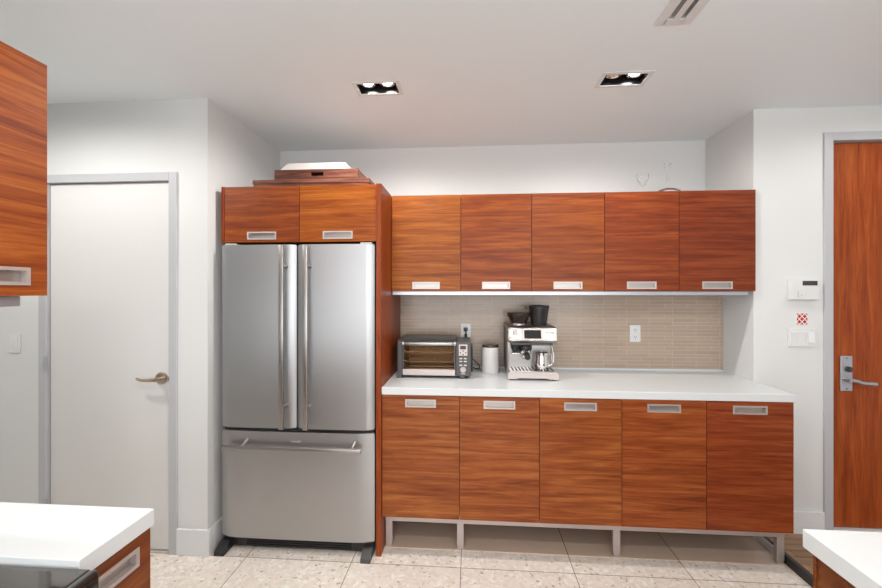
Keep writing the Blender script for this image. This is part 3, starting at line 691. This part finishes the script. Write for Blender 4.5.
# ------------------------------------------------------------------ left run: worktop, drawers, range, wall cabinet (all facing right)
LXF, LY1, LY0 = -.80, .962, .765
t = thing('drawer_cabinet', (LXF-.005, LY0, 0), 'narrow wood drawer cabinet under the small left worktop', 'cabinet', rz=PI/2)
# local frame: x runs along +Y of the room, y runs to the left wall
wd = LY1-.006-LY0
def lpull(parent, cx, cz, wd_, hh=.046): return pull(parent, cx, cz, 0, wd_, hh)
for k, (a, b) in enumerate(((.20, .435), (.439, .674), (.678, .9195))):
    o = MB(); hzz = b-.048; hw = .122
    o.ring(.0016, wd-.0016, a, b, 0, .018, wd/2-hw/2+.006, wd/2+hw/2-.006, hzz-.023+.006, hzz+.023-.006)
    d = o.build('drawer', M['wood'], t); d.color = (.62, .60, .62, 1); pull(d, wd/2, hzz, 0, hw-.006)
c = MB().box(.0008, wd, .019, .67, .18, .9195).build('carcass', M['wood'], t); c.color = (.62, .6, .62, 1)
MB().box(.01, wd-.01, .06, .64, 0, .18).build('plinth', M['alu'], t)
tag(MB((LXF, LY1, .923)).box(-1.499, LXF, LY0-.0, LY1, .9235, .965, bev=.002).build('worktop', M['stone']), 'small white quartz worktop in the lower left, beside the black cooktop', 'worktop')
# range
RY1 = LY0-.004; RY0 = RY1-.76
rg = thing('cooking_range', (LXF, RY0, 0), 'black glass topped cooking range in the lower left corner', 'cooking range'); off = (LXF, RY0, 0)
MB(off).box(-1.46, LXF+.006, RY0, RY1, .08, .925, bev=.003).build('body', M['darkmetal'], rg)
MB(off).box(-1.47, LXF+.030, RY0-.001, RY1+.001, .926, .952, bev=.004).build('cooktop', M['cooktop'], rg)
for (bx_, by_, r_) in ((-1.0, RY1-.20, .10), (-1.0, RY0+.20, .085), (-1.27, RY1-.20, .075), (-1.27, RY0+.20, .10)):
    n = 40
    for rr in (r_, r_-.012):
        pts = [(bx_+rr*math.cos(2*PI*k/n), by_+rr*math.sin(2*PI*k/n), .9525) for k in range(n+1)]; MB(off).tube(pts, .0011, 6).build('burner_ring', M['nickel'], rg)
MB(off).box(LXF+.029, LXF+.052, RY0, RY1, .885, .954, bev=.008, seg=3).build('front_bullnose', M['blackgloss'], rg, True)
MB(off).box(LXF+.007, LXF+.030, RY0+.005, RY1-.005, .22, .80, bev=.004).build('oven_door', M['blackgloss'], rg)
MB(off).box(LXF+.007, LXF+.034, RY0+.002, RY1-.002, .802, .884, bev=.003).build('control_panel', M['steelx'], rg)
MB(off).tube([(LXF+.028, RY0+.06, .76), (LXF+.07, RY0+.06, .765), (LXF+.07, RY1-.06, .765), (LXF+.028, RY1-.06, .76)], .011, 12).build('handle', M['steelx'], rg, True)
MB(off).box(-1.44, LXF-.02, RY0+.01, RY1-.01, 0, .08).build('kick_plate', M['black'], rg)
for k in range(4): MB(off).cyl((LXF+.034, RY0+.13+k*.166, .85), .019, .022, 'x').build('knob', M['black'], rg, True)
# wall cabinet at the left edge
UX = -1.141
y1 = 1.004
for k, uw in enumerate((.265,)):
    lb = ['cherry wood wall cabinet in the upper left corner, facing right', 'wall cabinet over the cooktop, nearer than the upper left corner one'][k]
    y1 -= uw
    t = thing('wall_cabinet', (UX, y1, 1.505), lb, 'cabinet', rz=PI/2)
    cab_door(t, uw, 0, .622, 0, .050, (.98, .88, .82))
    c = MB().box(.0008, uw-.0008, .0185, .358, .004, .621).build('carcass', M['wood'], t); c.color = (.9, .8, .75, 1)
t = tag(MB((UX-.03, .2, 1.48)).box(UX-.06, UX-.02, .745, .955, 1.478, 1.504, bev=.002).build('light_rail', M['silver']), 'pale light rail under the wall cabinet in the upper left corner', 'light rail')
# ------------------------------------------------------------------ right island
IX, IY = .771, .989
t = thing('island_cabinet', (IX, IY, 0), 'brown wood island cabinet under the lower right worktop', 'cabinet'); off = (IX, IY, 0)
c = MB(off).box(IX+.016, 1.70, .05, IY-.02, .10, .9225).build('carcass', M['wood'], t); c.color = (.5, .5, .55, 1)
c = MB(off).box(IX+.014, 1.702, IY-.02, IY-.012, .10, .9225).build('back_panel', M['wood'], t); c.color = (.55, .5, .5, 1)
MB(off).box(IX+.05, 1.68, .08, IY-.06, 0, .10).build('plinth', M['alu'], t)
tag(MB((IX, IY, .923)).box(IX, 1.74, .02, IY, .923, .965, bev=.002).build('worktop', M['stone']), 'white quartz island worktop in the lower right corner', 'worktop')
